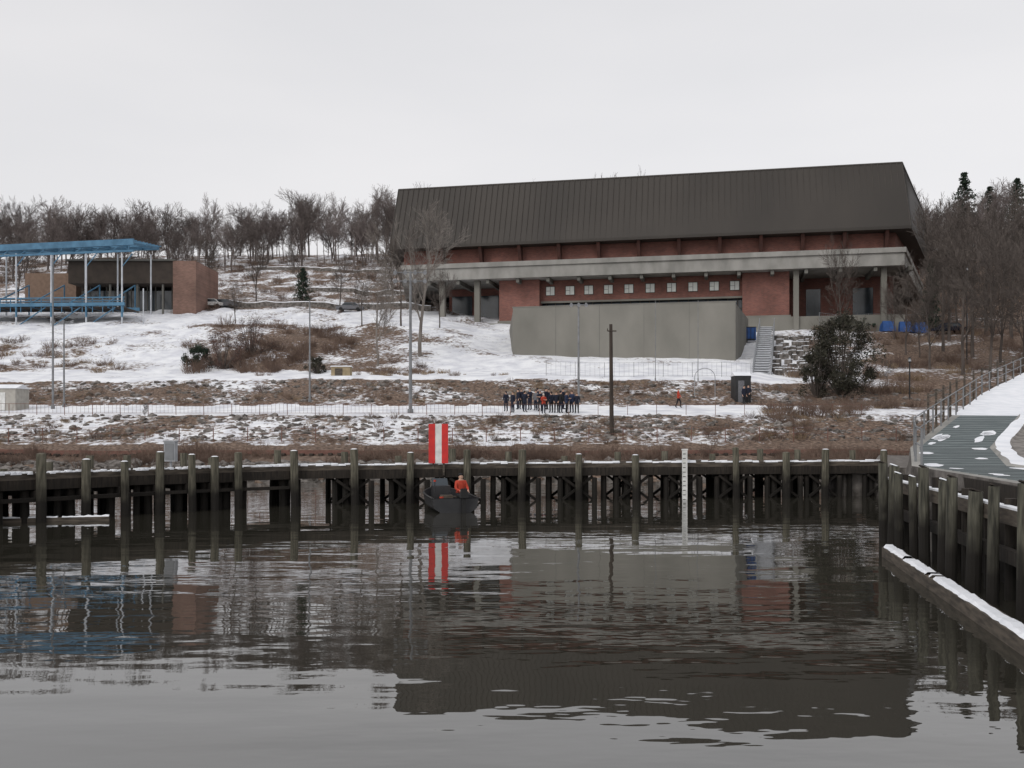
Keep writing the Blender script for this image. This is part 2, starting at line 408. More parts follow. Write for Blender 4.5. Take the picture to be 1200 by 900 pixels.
for px in range(-50,147,22): beam((gx(px),D0+.2,zl+.1),(gx(px),156.2,zl+.15),.25,.4)
for px in (19,60,101): mb.tube((gx(px),D0+.1,zl-3.0),(gx(px+34),D0+.1,zl),.09,.09,5)
for px in(19,60,101,143):
    mb.tube((gx(px),D0,zl-1.5),(gx(px),D0,zl+.3),.16,.16,6)
    mb.tube((gx(px),D0,zt-3.2),(gx(px)+1.6,D0,zt-1.2),.08,.08,4)
for k in range(9):
    f=k/8;yy=D0+.4+f*12;beam((gx(-160),yy,zt-.75+2.1*f),(gx(155),yy,zt+1.0+1.2*f),.12,.14)
for k in range(5):
    px0=-60+k*45;x0=gx(px0);mb.tube((x0,D0+.2,zl+.2),(x0,D0+13,zl+5.2),.12,.12,5);mb.tube((x0,D0+13,zl+5.2),(x0,D0+13,zl-2),.12,.12,5)
mb.obj('blue_frame',[BLUE],gs)
mb=MB()
for px in(-100,-40,19,60,101,143):
    x=gx(px);mb.tube((x,D0,ground(x,D0)-1),(x,D0,zt-1.2),.13,.13,8)
    mb.tube((x,D1-1,ground(x,D1)-1),(x,D1-1,zt+.8),.13,.13,8)
mb.tube((gx(168,152),152,ground(gx(168,152),152)-1),(gx(168,152),152,Z(338,152)),.1,.1,6)
mb.obj('columns',[mat('pale_columns',(.55,.57,.6),(.42,.44,.47),1,.6)],gs)
mb=MB()
mb.box(((gx(-60)+gx(146))/2,153.2,zl+.03),(gx(146)-gx(-60)-.6,5.4,.16),0,0)
for i in range(5):
    mb.box(((gx(-60)+gx(100))/2,157+i*1.0,zl+.4+i*.55),(gx(100)-gx(-60),1.0,.12),0,1)
mb.obj('walkway_deck',[BROWNP,POLE],gs)
cl=empty('hillside_clubhouse')
mb=MB()
Dc=165.
mb.box(((gx(80,Dc)+gx(203,Dc))/2,Dc+7,(Z(306,Dc)+Z(332,Dc))/2),(gx(203,Dc)-gx(80,Dc),14,Z(306,Dc)-Z(332,Dc)),0,0)
mb.box(((gx(85,Dc)+gx(203,Dc))/2-.1,Dc+9,(Z(332,Dc)+Z(380,Dc))/2-1),(gx(203,Dc)-gx(85,Dc),9.8,Z(332,Dc)-Z(384,Dc)),0,1)
mb.box((gx(48,Dc+4),Dc+12,(Z(312,Dc)+Z(384,Dc))/2),(9,9,Z(312,Dc)-Z(384,Dc)),0,3)
mb.box(((gx(78,Dc)+gx(205,Dc))/2,Dc+6.9,Z(306,Dc)+.15),(gx(205,Dc)-gx(78,Dc),14.6,.28),0,2)
mb.box((gx(110,Dc),Dc+9,Z(306,Dc)+1.0),(5,5,1.4),0,0)
for px in(100,128,160,190): mb.tube((gx(px,Dc),Dc+.4,ground(gx(px,Dc),Dc)-1),(gx(px,Dc),Dc+.4,Z(333,Dc)),.2,.2,6,2)
for k in range(12):
    xx=gx(84+k*9.8,Dc);mb.box((xx,Dc+4.05,Z(352,Dc)),(.15,.1,Z(333,Dc)-Z(374,Dc)),0,2)
mb.obj('upper_storey',[BROWNP,GLASSD,CONCD,mat('tan_brick',(.22,.15,.11),(.17,.115,.085),2,.9)],cl)
mb=MB();mb.box(((gx(203,Dc)+gx(230,Dc))/2+.02,Dc+6,(Z(306,Dc)+Z(384,Dc))/2),(gx(230,Dc)-gx(203,Dc),12.5,Z(306,Dc)-Z(384,Dc)))
mb.obj('brick_end_wall',[BRICKL],cl)
# ------------------------------------------------------------------ main dock
dk=[(-400,27),(0,32.),(330,39.5),(600,42.3),(1035,45.)]
def dD(px):
    for (a,da),(b,db) in zip(dk,dk[1:]):
        if px<=b:return da+(db-da)*(px-a)/(b-a)
    return dk[-1][1]
plist=[-330,-250,-180,-120,-65,-8,45,98,143,185,222,249,277,343,414,480,546,611,677,743,801,860,919,965,1033]
nodes=[Vector((X(p,dD(p)),dD(p))) for p in plist]
norm=[]
for i in range(len(nodes)):
    a=nodes[max(0,i-1)];b=nodes[min(len(nodes)-1,i+1)];d=(b-a).normalized();nn=Vector((-d.y,d.x));norm.append(nn)
dock=empty('timber_pier')
rr=random.Random(11)
WD=2.5
mb=MB();sn=MB()
for i in range(len(nodes)-1):
    a,b=nodes[i],nodes[i+1];na,nb=norm[i],norm[i+1]
    s1=rr.uniform(-.03,.03)
    def q(o0,o1): return [tuple(a+na*o0),tuple(b+nb*o0),tuple(b+nb*o1),tuple(a+na*o1)]
    mb.prism(q(0,WD),1.42,1.5,0)
    mb.prism(q(-.04,.22),1.06+s1,1.419,1);mb.prism(q(WD-.2,WD+.04),1.06,1.419,1)
    mb.prism(q(.02,.24),1.503,1.62+s1*.6,0);mb.prism(q(WD-.24,WD-.02),1.503,1.62,0)
    K=8
    for k in range(K):
        f0,f1=k/K,(k+1)/K
        if rr.random()<.93:
            h=rr.uniform(.04,.11);w=rr.uniform(-.05,.02)
            P=[a.lerp(b,f0)+na*(.03+w),a.lerp(b,f1)+na*(.03+w),a.lerp(b,f1)+na*.22,a.lerp(b,f0)+na*.22]
            c=sum(P,Vector((0,0)))/4
            sn.loft([(p.x,p.y,1.60) for p in P],[(c.x+(p.x-c.x)*.9,c.y+(p.y-c.y)*.6,1.622+s1*.6+h*.75) for p in P])
        if rr.random()<.85:
            P=[a.lerp(b,f0)+na*(.3+w*3),a.lerp(b,f1)+na*(.3+w),a.lerp(b,f1)+na*(WD-.3-w),a.lerp(b,f0)+na*(WD-.3)]
            sn.loft([(p.x,p.y,1.503) for p in P],[(p.x,p.y,1.545) for p in P])
mb.obj('deck',[PLANK,PILED],dock)
sn.obj('deck_snow',[SNOW],dock)
mb=MB()
for i,(p,nn) in enumerate(zip(nodes,norm)):
    dv=Vector((nn.y,-nn.x))
    if plist[i]!=801:
        q=p-nn*.2;t=rr.uniform(-.09,.09);h=rr.uniform(1.92,2.30);r=rr.uniform(.135,.17)
        mb.tube((q.x+t,q.y,-2),(q.x,q.y,h),r+.015,r,10,0)
        mb.tube((q.x,q.y,h),(q.x,q.y,h+.03),r-.01,.07,10,2 if rr.random()<.6 else 0)
    q=p+nn*(WD+.2);mb.tube((q.x,q.y,-2),(q.x,q.y,rr.uniform(1.7,2.3)),.16,.15,8,0)
    for o in (.3,WD/2,WD-.3):
        for j in((-.3,.3) if o!=WD/2 else (0,)):
            c=p+nn*o+dv*(j+rr.uniform(-.1,.1))
            mb.tube((c.x+rr.uniform(-.1,.1),c.y,-2),(c.x,c.y,1.05),.17,.15,8,1)
    a=p-nn*.15;b=p+nn*(WD+.15);dw=dv*.16
    mb.prism([tuple(a-dw),tuple(a+dw),tuple(b+dw),tuple(b-dw)],.8,1.055,1)
    if plist[i]>=400 :
        for o in (.05,WD-.1):
            c=p+nn*o
            for sg in(-1,1):
                u=c-dv*sg*.68;w=c+dv*sg*.68
                mb.tube((u.x,u.y-.03*sg,1.02),(w.x,w.y-.03*sg,.02),.075,.075,4,1)
            mb.tube((c.x-.75,c.y,.98),(c.x-.75,c.y,-1.5),.12,.12,7,1);mb.tube((c.x+.75,c.y,.98),(c.x+.75,c.y,-1.5),.12,.12,7,1)
for i in range(len(nodes)-1):
    a=nodes[i]+norm[i]*-.06;b=nodes[i+1]+norm[i+1]*-.06
    if plist[i]<300: mb.tube((a.x,a.y,.75),(b.x,b.y,.75),.09,.09,4,1)
    m=(nodes[i]+nodes[i+1])/2+norm[i]*.35
    if rr.random()<.4: mb.tube((m.x,m.y,-2),(m.x+rr.uniform(-.1,.1),m.y,1.05),.12,.12,7,1)
mb.obj('piles',[PILE,PILED,SNOW],dock)
mb=MB();
mb.box((X(1003,46.5),46.5,.35),(2.2,2.2,1.3),.1,0)
mb.prism([(X(1020,45.5),45.5),(X(1062,44),44),(X(1075,64),64),(X(1030,64),64)],-2,1.35,0)
mb.obj('stone_abutment',[ROCKM])
# ------------------------------------------------------------------ striped channel board
def at_dock(px,off=-.35):
    d=dD(px);return Vector((X(px,d),d))+Vector((0,off))
p=at_dock(514,-.1);mb=MB()
z0,z1=1.66,3.32;w=.82
mb.box((p.x,p.y,(z0+z1)/2),(w,.03,z1-z0),0,1)
for k in(-1,1): mb.box((p.x+k*w*.335,p.y-.024,(z0+z1)/2),(w*.33,.016,z1-z0),0,0)
for k in(-1,1): mb.box((p.x+k*.22,p.y+.06,2.2),(.08,.08,2.1),0,2)
mb.box((p.x,p.y+.03,3.1),(w-.05,.04,.07),0,2);mb.box((p.x,p.y+.03,1.9),(w-.05,.04,.07),0,2)
mb.obj('channel_marker_sign',[RED,WHITE,PLANK])
p=at_dock(801,-.3);mb=MB()
mb.box((p.x,p.y,.55),(.22,.12,3.2),0,0)
for k in range(14): mb.box((p.x-.03,p.y-.065,-.6+k*.2),(.12,.012,.03),0,1)
mb.box((p.x,p.y,2.19),(.26,.16,.06),0,0)
mb.obj('tide_gauge_board',[WHITE,DARK])
p=at_dock(187,1.2);mb=MB();mb.box((p.x,p.y,2.25),(.42,.32,.75));mb.box((p.x,p.y,2.65),(.48,.38,.05));mb.box((p.x,p.y-.17,2.25),(.34,.02,.62),0,1);mb.tube((p.x,p.y,1.5),(p.x,p.y,1.9),.05,.05)
mb.obj('utility_box',[STEEL,POLE])
# ------------------------------------------------------------------ floating logs
def logobj(name,p,q,r,seed):
    rr=random.Random(seed);p=Vector(p);q=Vector(q);mb=MB();K=26
    d=(q-p).normalized();s=Vector((-d.y,d.x,0))
    for k in range(K):
        a=p.lerp(q,k/K);b=p.lerp(q,(k+1)/K);mb.hexa([a-s*r+Vector((0,0,-r)),a+s*r+Vector((0,0,-r)),b+s*r+Vector((0,0,-r)),b-s*r+Vector((0,0,-r)),a-s*r+Vector((0,0,r)),a+s*r+Vector((0,0,r)),b+s*r+Vector((0,0,r)),b-s*r+Vector((0,0,r))],0)
    pr=None
    for k in range(K*3+1):
        c=p.lerp(q,k/(K*3))+Vector((0,0,r+.004));w=r*rr.uniform(.72,1.0);h=rr.uniform(.025,.07)
        ring=[c-s*w,c-s*w*.6+Vector((0,0,h)),c+s*w*.6+Vector((0,0,h)),c+s*w]
        if pr and rr.random()<.95:
            for m in range(3): mb.poly([pr[m],pr[m+1],ring[m+1],ring[m]],1)
        pr=ring
    mb.obj(name,[PLANK,SNOW],smooth=False)
logobj('floating_fender_log',(9.3,24.2,.06),(6.6,10.0,.06),.17,1)
logobj('floating_fender_log',(-24,31.0,.03),(X(128,33.6),33.6,.03),.10,2)
# ------------------------------------------------------------------ right bulkhead pier
def px_line(D): return 10.1+(D-26)*(10.1-8.5)/(26-16.4)
bp_=empty('timber_bulkhead')
mb=MB();rr=random.Random(5);d=27.4
while d>6:
    x=px_line(d)+rr.uniform(-.09,.09);h=2.15+rr.uniform(-.22,.12);r=rr.uniform(.105,.145)
    mb.tube((x+rr.uniform(-.1,.1),d+rr.uniform(-.08,.08),-2),(x,d,h),r+.015,r-.01,12,0);mb.tube((x,d,h),(x+.01,d,h+.025),r-.012,r*.85,12,2 if rr.random()<.4 else 1)
    if rr.random()<.7:
        x2=x+.5;mb.tube((x2,d+.4,-2),(x2,d+.4,h-.25),r,r,10,1)
    d-=rr.uniform(1.0,1.35)
mb.obj('piles',[PILER,PILED,SNOW],bp_)
mb=MB()
def wale(z0,z1,o0,o1,mi):
    a,b=28.,6.;mb.prism([(px_line(a)+o0,a),(px_line(b)+o0,b),(px_line(b)+o1,b),(px_line(a)+o1,a)],z0,z1,mi)
wale(1.45,1.72,.17,.37,0);wale(.75,1.0,.17,.32,1);wale(1.723,1.765,.19,.36,2);wale(-2,2.02,.95,1.1,1)
mb.obj('wales',[PLANK,PILED,SNOW],bp_)
# ------------------------------------------------------------------ right waterfront land with walkway
edge=[(5,px_line(5)+1.1,2.05),(16,px_line(16)+1.1,2.06),(22,px_line(22)+1.0,2.08),(27,11.0,2.12),(34,13.8,2.48),(42,18.6,3.5),(52,24.9,4.95),(62,32.3,6.6),(75,43,8.4),(100,60,9.2)]
def ed(d):
    for a,b in zip(edge,edge[1:]):
        if d<=b[0]:
            t=(d-a[0])/(b[0]-a[0]);return a[1]+(b[1]-a[1])*t,a[2]+(b[2]-a[2])*t
    return edge[-1][1:]
STONE=mat('paving_stone',(.24,.22,.205),(.11,.10,.09),2.5,.9,.02)
TEAL=mat('grey_green_decking',(.145,.170,.172),(.085,.105,.108),1.0,.75,.005,stretch=(1,5,1))
offs=[0,.28,.30,2.6,2.7,3.0,3.1,3.2,3.3,4.9,5.4,8,14,25,60]
wk=empty('waterfront_walkway')
mb=MB();dd=[5+i*.5 for i in range(0,190)]
grid=[]
for d in dd:
    x,z=ed(d);row=[]
    sk=.1 if d<30 else .1+min((d-30)/12,1)*2.2
    row.append((x-sk,d,-2));
    for o in offs:
        wob=.18*noise.noise(Vector((d*.6,4,o*.2))) if 2.65<o<5.5 else 0
        zz=z+(.12*noise.noise(Vector((d*.3,o*.3,2))) if o>4.8 or d>43 else 0)
        if 2.65<o<3.25:zz+=.07+.05*noise.noise(Vector((d*1.1,o,2)))
        if o>5: zz+=min((o-5)*.05,1.5)+.08*noise.noise(Vector((d*.9,o*.9,2)))
        row.append((x+(o+wob)*(1+.12*max(0,min(1,(d-27)/15))),d,zz))
    grid.append(row)
nc=len(grid[0])
for r_ in grid: mb.v+=r_
for i in range(len(dd)-1):
    for j in range(nc-1):
        mi={0:4,1:1,2:1,3:2,4:1,9:3,8:3}.get(j,0)
        if dd[i]>43 and j>0: mi=0
        mb.f.append((i*nc+j,i*nc+j+1,(i+1)*nc+j+1,(i+1)*nc+j));mb.m.append(mi)
mb.obj('paved_surface',[SNOW,CONC,TEAL,STONE,ROCKM],wk,recalc=False)
mb=MB();d=12
while d<42.8:
    x,z=ed(d);k=(1+.12*max(0,min(1,(d-27)/15)));mb.box((x+1.45*k,d,z+.004),(2.28*k,.02,.008),0,0);d+=.6
mb.obj('board_joints',[DARK],wk)
# patches of blown snow lying on the decking
mb=MB();rr=random.Random(23)
for k in range(16):
    d=rr.uniform(22,41);x,z=ed(d);x2,z2=ed(d+.5);cx=x+rr.choice([rr.uniform(.5,.8),rr.uniform(2.1,2.4)]);w=rr.uniform(.12,.35);l=rr.uniform(.3,.9);P=[]
    for a in range(10):
        t=a*math.pi/5;rad=rr.uniform(.7,1.1);dy=math.sin(t)*l*rad;P.append((cx+math.cos(t)*w*rad+dy*(x2-x)*2,d+dy,z+dy*(z2-z)*2+.014))
    mb.poly(P)
mb.obj('blown_snow',[SNOW],wk)
mb=MB();d=26.5;pr=None
while d<100:
    x,z=ed(d);x+=.12
    mb.tube((x,d,z-.2),(x,d,z+1.05),.032,.032,6)
    if pr:
        for h in(1.02,.55): mb.tube((pr[0],pr[1],pr[2]+h),(x,d,z+h),.022,.022,5)
    pr=(x,d,z);d+=1.9
mb.obj('waterfront_railing',[POLE])
mb=MB();pr=None
for k in range(26):
    d=44+k*1.8;x,z=ed(d);x-=1.2;z=z-.4
    mb.tube((x,d,z-1.5),(x,d,z+1.3),.06,.05,6)
    if pr: mb.tube(pr,(x,d,z+1.1),.02,.02,4);mb.tube((pr[0],pr[1],pr[2]-.5),(x,d,z+.6),.02,.02,4)
    pr=(x,d,z+1.1)
mb.obj('post_and_rail_fence',[PLANK])
# ------------------------------------------------------------------ fences by the path & railway
def fence(name,px0,px1,D,h,step,mats,rails,r=.03,pr_=.03,pick=0):
    mb=MB();x=X(px0,D);x1=X(px1,D);L=x1-x;pr=None;n_=int(L/step)
    for k in range(n_+1):
        xx=x+L*k/n_;d=D;z=ground(xx,d)
        mb.tube((xx,d,z-.3),(xx+R.uniform(-.03,.03),d,z+h),pr_,pr_,5)
        if pr:
            for q in rails: mb.tube((pr[0],pr[1],pr[2]+q),(xx,d,z+q),r,r,4)
            for j in range(1,pick):
                f=j/pick;a=Vector(pr).lerp(Vector((xx,d,z)),f);mb.tube((a.x,a.y,a.z+rails[0]),(a.x,a.y,a.z+rails[-1]),.011,.011,3)
        pr=(xx,d,z)
    return mb.obj(name,mats)
fence('path_railing',-120,598,84.6,.95,2.4,[WIRE],[.15,.95],.022,.03,pick=7)
fence('path_railing',598,1010,84.6,.9,2.4,[WIRE],[.9],.015,.025)
fence('trackside_fence',-150,1050,75.2,1.1,2.6,[WIRE],[.6,1.05],.018,.035)
fence('chain_link_fence',960,1250,150,2.6,2.5,[POLE],[.1,2.55],.025,.04,pick=8)
fence('chain_link_fence',640,880,106,1.6,3,[POLE],[.1,1.55],.015,.025,pick=6)
mb=MB()
for d in(68.,69.5):
    x=-60
    while x<60:
        mb.box((x+1.5,d,ground(x+1.5,d)+.16),(3.0,.08,.17));x+=3
x=-60
while x<60:
    mb.box((x,68.75,ground(x,68.75)+.02),(.24,2.6,.16),0,1);x+=.65
mb.obj('railway_track',[WIRE,POLEW])
# ------------------------------------------------------------------ poles
def floodpole(px,D,ytop,arm=1.9,heads=4,r=.14,m=POLE,name='floodlight_pole',two=False):
    x=X(px,D);z=ground(x,D);zt=Z(ytop,D);mb=MB()
    mb.tube((x,D,z-.5),(x,D,zt),r,r*.6,8,0);mb.tube((x,D,z),(x,D,z+.35),r*1.7,r*1.6,8,0)
    if heads:
        for zz in ((zt-.1,) if not two else (zt-.1,zt-.85)):
            mb.tube((x-arm,D,zz),(x+arm,D,zz),.05,.05,5,0)
            for k in range(heads):
                hx=x-arm+2*arm*k/(heads-1)
                mb.tube((hx,D-.05,zz+.12),(hx,D-.35,zz-.08),.09,.19,8,1);mb.tube((hx,D-.35,zz-.08),(hx,D-.37,zz-.09),.17,.17,8,2)
    return mb.obj(name,[m,POLE,STEEL],smooth=False)
floodpole(481,86,318,1.3,4,.16,two=True)
floodpole(678,93,356,.7,3,.12)
floodpole(62,90,302,.0,0,.11,name='light_pole')
floodpole(75,92,376,.9,3,.10)
floodpole(363,94,352,0,0,.10,name='light_pole')
floodpole(768,104,352,0,0,.04,name='flag_pole');floodpole(818,104,352,0,0,.04,name='flag_pole')
x=X(717,77.5);z=ground(x,77.5);mb=MB();mb.tube((x,77.5,z-1),(x-.08,77.5,Z(380,77.5)),.19,.13,10);mb.tube((x-.35,77.4,Z(388,77.5)),(x+.35,77.4,Z(388,77.5)),.05,.05,5);mb.tube((x-.35,77.4,Z(388,77.5)),(x-.35,77.4,Z(385,77.5)),.05,.03,5)
mb.obj('wooden_utility_pole',[POLEW])
for px,D,yt in((1066,96,425),(1133,120,318)):
    x=X(px,D);z=ground(x,D);zt=Z(yt,D);mb=MB();mb.tube((x,D,z-.5),(x,D,zt),.08,.06,7);mb.tube((x,D,zt),(x,D,zt+.12),.08,.16,8,1);mb.tube((x,D,zt+.12),(x,D,zt+.4),.16,.12,8,2);mb.tube((x,D,zt+.4),(x,D,zt+.55),.2,.03,8,1)
    mb.obj('street_lamp',[DARK,DARK,STEEL])
# ------------------------------------------------------------------ small items
def shed(name,px0,px1,D,h,mats,depth=2.5,roof=.4):
    x0,x1=X(px0,D),X(px1,D);z=ground((x0+x1)/2,D);mb=MB();c=(x0+x1)/2
    mb.box((c,D+depth/2,z+h/2-.3),(x1-x0,depth,h+.6),0,0)
    a=[(x0-.1,D-.1,z+h+.002),(x1+.1,D-.1,z+h+.002),(x1+.1,D+depth+.1,z+h+.002),(x0-.1,D+depth+.1,z+h+.002)]
    b=[(x0-.1,D+depth/2-.02,z+h+roof),(x1+.1,D+depth/2-.02,z+h+roof),(x1+.1,D+depth/2+.02,z+h+roof),(x0-.1,D+depth/2+.02,z+h+roof)]
    mb.loft(a,b,1);mb.box((c-.2,D-.02,z+h*.42),(min(.9,(x1-x0)*.4),.05,h*.8),0,2)
    mb.obj(name,mats)
shed('equipment_shed',-12,18,88,2.0,[mat('pale_siding',(.42,.40,.36),(.33,.31,.28),2,.8),SNOW,WHITE])
shed('storage_crate',388,410,108,1.0,[TAN,SNOW,PLANK],1.5,.15)
shed('ticket_booth',862,880,94,2.6,[DARK,SNOW,GREYF],2)
mb=MB()
for px in(1040,1060,1078):
    D=148;x=X(px,D);z=ground(x,D);a=[(x-1,D-1,z),(x+1,D-1,z),(x+1,D+2,z),(x-1,D+2,z)];b=[(x-.8,D-.3,z+1.6),(x+.8,D-.3,z+1.6),(x+.6,D+1.5,z+1.4),(x-.6,D+1.5,z+1.4)];mb.loft(a,b,0)
mb.obj('blue_tarp_stack',[TARP])
mb=MB()
D=140;x=X(879,D);g=ground(x,D);mb.box((x,D,g+1.2),(1.5,.8,1.8),0,0);mb.box((x,D,g+2.16),(1.6,.9,.1),0,1);mb.tube((x-.6,D-.42,g+.4),(x+.6,D-.42,g+.4),.1,.1,8,1)
for k in(-.5,0,.5): mb.box((x+k,D-.42,g+1.2),(.06,.05,1.6),0,1)
mb.obj('blue_dumpster',[TARP,DARK])
mb=MB();D=96;pts=[]
for k in range(13):
    a=math.pi*k/12;pts.append((X(826,D)-math.cos(a)*1.0,D,ground(X(826,D),D)+2.0+math.sin(a)*.9))
pts=[(pts[0][0],D,pts[0][2]-2.3)]+pts+[(pts[-1][0],D,pts[-1][2]-2.3)]
for a,b in zip(pts,pts[1:]):mb.tube(a,b,.035,.035,6)
mb.obj('arched_gate_frame',[STEEL])
def hillwall(name,px0,px1,D0,D1,h,m):
    mb=MB();K=24;pr=None
    for k in range(K+1):
        f=k/K;D=D0+(D1-D0)*f;x=X(px0+(px1-px0)*f,D);z=ground(x,D)
        if pr: 
            a=Vector(pr);b=Vector((x,D,z));mb.hexa([a+Vector((0,0,-1)),b+Vector((0,0,-1)),b+Vector((0,.5,-1)),a+Vector((0,.5,-1)),a+Vector((0,0,h)),b+Vector((0,0,h)),b+Vector((0,.5,h)),a+Vector((0,.5,h))],0)
            mb.hexa([a+Vector((0,0,h+.004)),b+Vector((0,0,h+.004)),b+Vector((0,.5,h+.004)),a+Vector((0,.5,h+.004)),a+Vector((0,0.05,h+.14)),b+Vector((0,0.05,h+.14)),b+Vector((0,.45,h+.14)),a+Vector((0,.45,h+.14))],1)
        pr=(x,D,z)
    mb.obj(name,[m,SNOW])
hillwall('stone_wall',232,505,176,170,.9,ROCKM)
hillwall('stone_wall',360,520,205,192,.8,ROCKM)
hillwall('stone_wall',300,470,255,235,.8,ROCKM)
def vehicle(name,px,D,rz,m,L=4.6,Wd=1.8,Hh=1.5):
    mb=MB();pr=[(-.5,.25),(-.5,.55),(-.3,.62),(-.18,1),(.22,1),(.36,.62),(.5,.55),(.5,.25)]
    def ring(y): return [(a*L,y,b*Hh) for a,b in pr]
    mb.loft(ring(-Wd/2),ring(Wd/2),0)
    for y in(-Wd/2-.01,Wd/2+.01):
        mb.poly([(-.26*L,y,.64*Hh),(-.17*L,y,.94*Hh),(.20*L,y,.94*Hh),(.31*L,y,.64*Hh)],1)
        for xx in(-.31,.31):mb.tube((xx*L,y*.86,.32),(xx*L,y*1.04,.32),.32,.32,14,2)
    o=mb.obj(name,[m,GLASSD,RUBBER],recalc=True);x=X(px,D);o.location=(x,D,ground(x,D)+.05);o.rotation_euler=(0,0,rz);return o
vehicle('parked_car',246,172,.1,WHITE);vehicle('parked_car',262,173,.0,GREYF)
vehicle('parked_car',1112,146,.1,NAVY);vehicle('parked_car',410,168,.05,GREYF)
# ------------------------------------------------------------------ rocks along the shore
bm=bmesh.new();bmesh.ops.create_icosphere(bm,subdivisions=1,radius=1);iv=[v.co.copy() for v in bm.verts];iff=[[v.index for v in f.verts] for f in bm.faces];bm.free()
mb=MB();rr=random.Random(9)
for k in range(4200):
    zone=rr.random()
    if zone<.35:d=rr.uniform(58.8,63.5);s=rr.uniform(.12,.45)
    elif zone<.7:d=rr.uniform(75.5,84);s=.08+.32*rr.random()**2.5
    else:d=rr.uniform(93,104);s=.08+.36*rr.random()**2.5
    x=rr.uniform(-.62,.5)*d;z=ground(x,d)
    i=len(mb.v);sx,sy,sz=rr.uniform(.8,1.5),rr.uniform(.8,1.3),rr.uniform(.5,.8);a=rr.random()*6
    for v in iv:
        w=v*(1+rr.uniform(-.2,.2));mb.v.append((x+s*(w.x*sx*math.cos(a)-w.y*sy*math.sin(a)),d+s*(w.x*sx*math.sin(a)+w.y*sy*math.cos(a)),z+s*w.z*sz))
    for f in iff:
        mb.f.append(tuple(i+q for q in f));mb.m.append(0)
mb.obj('shore_rocks',[ROCKM],recalc=False)
# ------------------------------------------------------------------ vegetation
def rv(rr): return Vector((rr.gauss(0,1),rr.gauss(0,1),rr.gauss(0,1))).normalized()
def grow(mb,rr,p,d,L,r,l,ml,rmin,up=.1,spread=.9,kids=2,bare=1):
    n_=5 if l==0 else (3 if l<ml else 2)
    for i in range(n_):
        q=p+d*(L/n_);r2=max(r*(.84 if l==0 else .74),rmin)
        mb.tube(p,q,r,r2,6 if l==0 else (4 if l==1 else 3),0,cap=False)
        d=(d+rv(rr)*(.10 if l==0 else .22)+Vector((0,0,up))).normalized();p=q;r=r2
        if l<ml and (l>0 or i>=bare):
            for c in range(kids):
                o=rv(rr);o=(o-d*o.dot(d)).normalized();nd=(d+o*rr.uniform(.45,1.0)*spread).normalized()
                grow(mb,rr,p,nd,L*rr.uniform(.40,.64)*(1.0 if l else .8),max(r*.55,rmin),l+1,ml,rmin,up,spread,kids)
def tree_mesh(seed,h,ml,rmin,m,r0=.22,up=.1,spread=.9,kids=2,bare=1):
    rr=random.Random(seed);mb=MB();grow(mb,rr,Vector((0,0,-.5)),Vector((rr.uniform(-.06,.06),rr.uniform(-.06,.06),1)).normalized(),h*.7,r0,0,ml,rmin,up,spread,kids,bare)
    zs=max(v[2] for v in mb.v);k=h/zs;mb.v=[(a*k,b*k,c*k) for a,b,c in mb.v]
    return mb.mesh('bare_tree',[m],recalc=False)
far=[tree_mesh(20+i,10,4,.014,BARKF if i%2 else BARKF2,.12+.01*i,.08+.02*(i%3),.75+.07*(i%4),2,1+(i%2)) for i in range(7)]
midt=[tree_mesh(40+i,10,4,.011,BARK,.14,.09,.85) for i in range(4)]
rr=random.Random(77)
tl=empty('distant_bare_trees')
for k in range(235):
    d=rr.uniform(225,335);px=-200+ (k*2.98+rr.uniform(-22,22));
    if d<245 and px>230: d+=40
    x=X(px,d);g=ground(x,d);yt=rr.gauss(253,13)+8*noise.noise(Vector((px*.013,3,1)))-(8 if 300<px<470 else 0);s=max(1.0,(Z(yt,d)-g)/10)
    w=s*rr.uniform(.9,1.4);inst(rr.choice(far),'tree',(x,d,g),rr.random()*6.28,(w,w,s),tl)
for k in range(36):
    d=rr.uniform(250,330);px=rr.uniform(500,1080);x=X(px,d);inst(rr.choice(far),'tree',(x,d,ground(x,d)),rr.random()*6.28,rr.uniform(1.4,1.9),tl)
for px,yt in((735,194),(632,206),(508,215),(722,200)):
    d=236;x=X(px,d);g=ground(x,d);s=(Z(yt,d)-g)/10;inst(rr.choice(far),'tree',(x,d,g),rr.random()*6.28,(s*.6,s*.6,s),tl)
tr=empty('hillside_bare_trees')
for k in range(72):
    d=rr.uniform(165,280);px=rr.uniform(1075,1300);x=X(px,d)
    if px<1092 and d<200:continue
    g=ground(x,d);top=Z(rr.uniform(200,262) + max(0,(1120-px))*.2,d);s=min(2.4,max(1.0,(top-g)/10));inst(rr.choice(far+midt[:2]),'tree',(x,d,g),rr.random()*6.28,s*rr.uniform(.8,1.0),tr)
def T(px,D,ytop,me,name='bare_tree',wide=1):
    x=X(px,D);g=ground(x,D);s=(Z(ytop,D)-g)/10;o=inst(me,name,(x,D,g),rr.random()*6.28,(s*wide,s*wide,s));return o
pale=tree_mesh(61,10,4,.010,BARKL,.15,.12,.75);pale2=tree_mesh(66,10,4,.010,BARKL,.14,.12,.8)
T(492,128,232,pale,wide=1.0);T(443,122,290,pale2,wide=.95);T(424,150,300,midt[0]);T(470,150,258,midt[1],wide=.8)
T(515,150,315,midt[2]);T(398,170,290,midt[3]);T(350,205,275,midt[1]);T(276,150,322,midt[0],wide=1.2);T(300,185,280,midt[2]);T(460,175,250,pale)
T(985,134,266,midt[3],wide=.75);T(1105,130,262,midt[1]);T(1140,125,235,midt[2]);T(1172,118,250,midt[3]);T(1200,112,258,midt[0]);T(1078,126,330,midt[0]);T(1155,140,215,midt[1]);T(1186,135,225,midt[2]);T(1225,105,240,midt[3]);T(1122,150,240,midt[0])
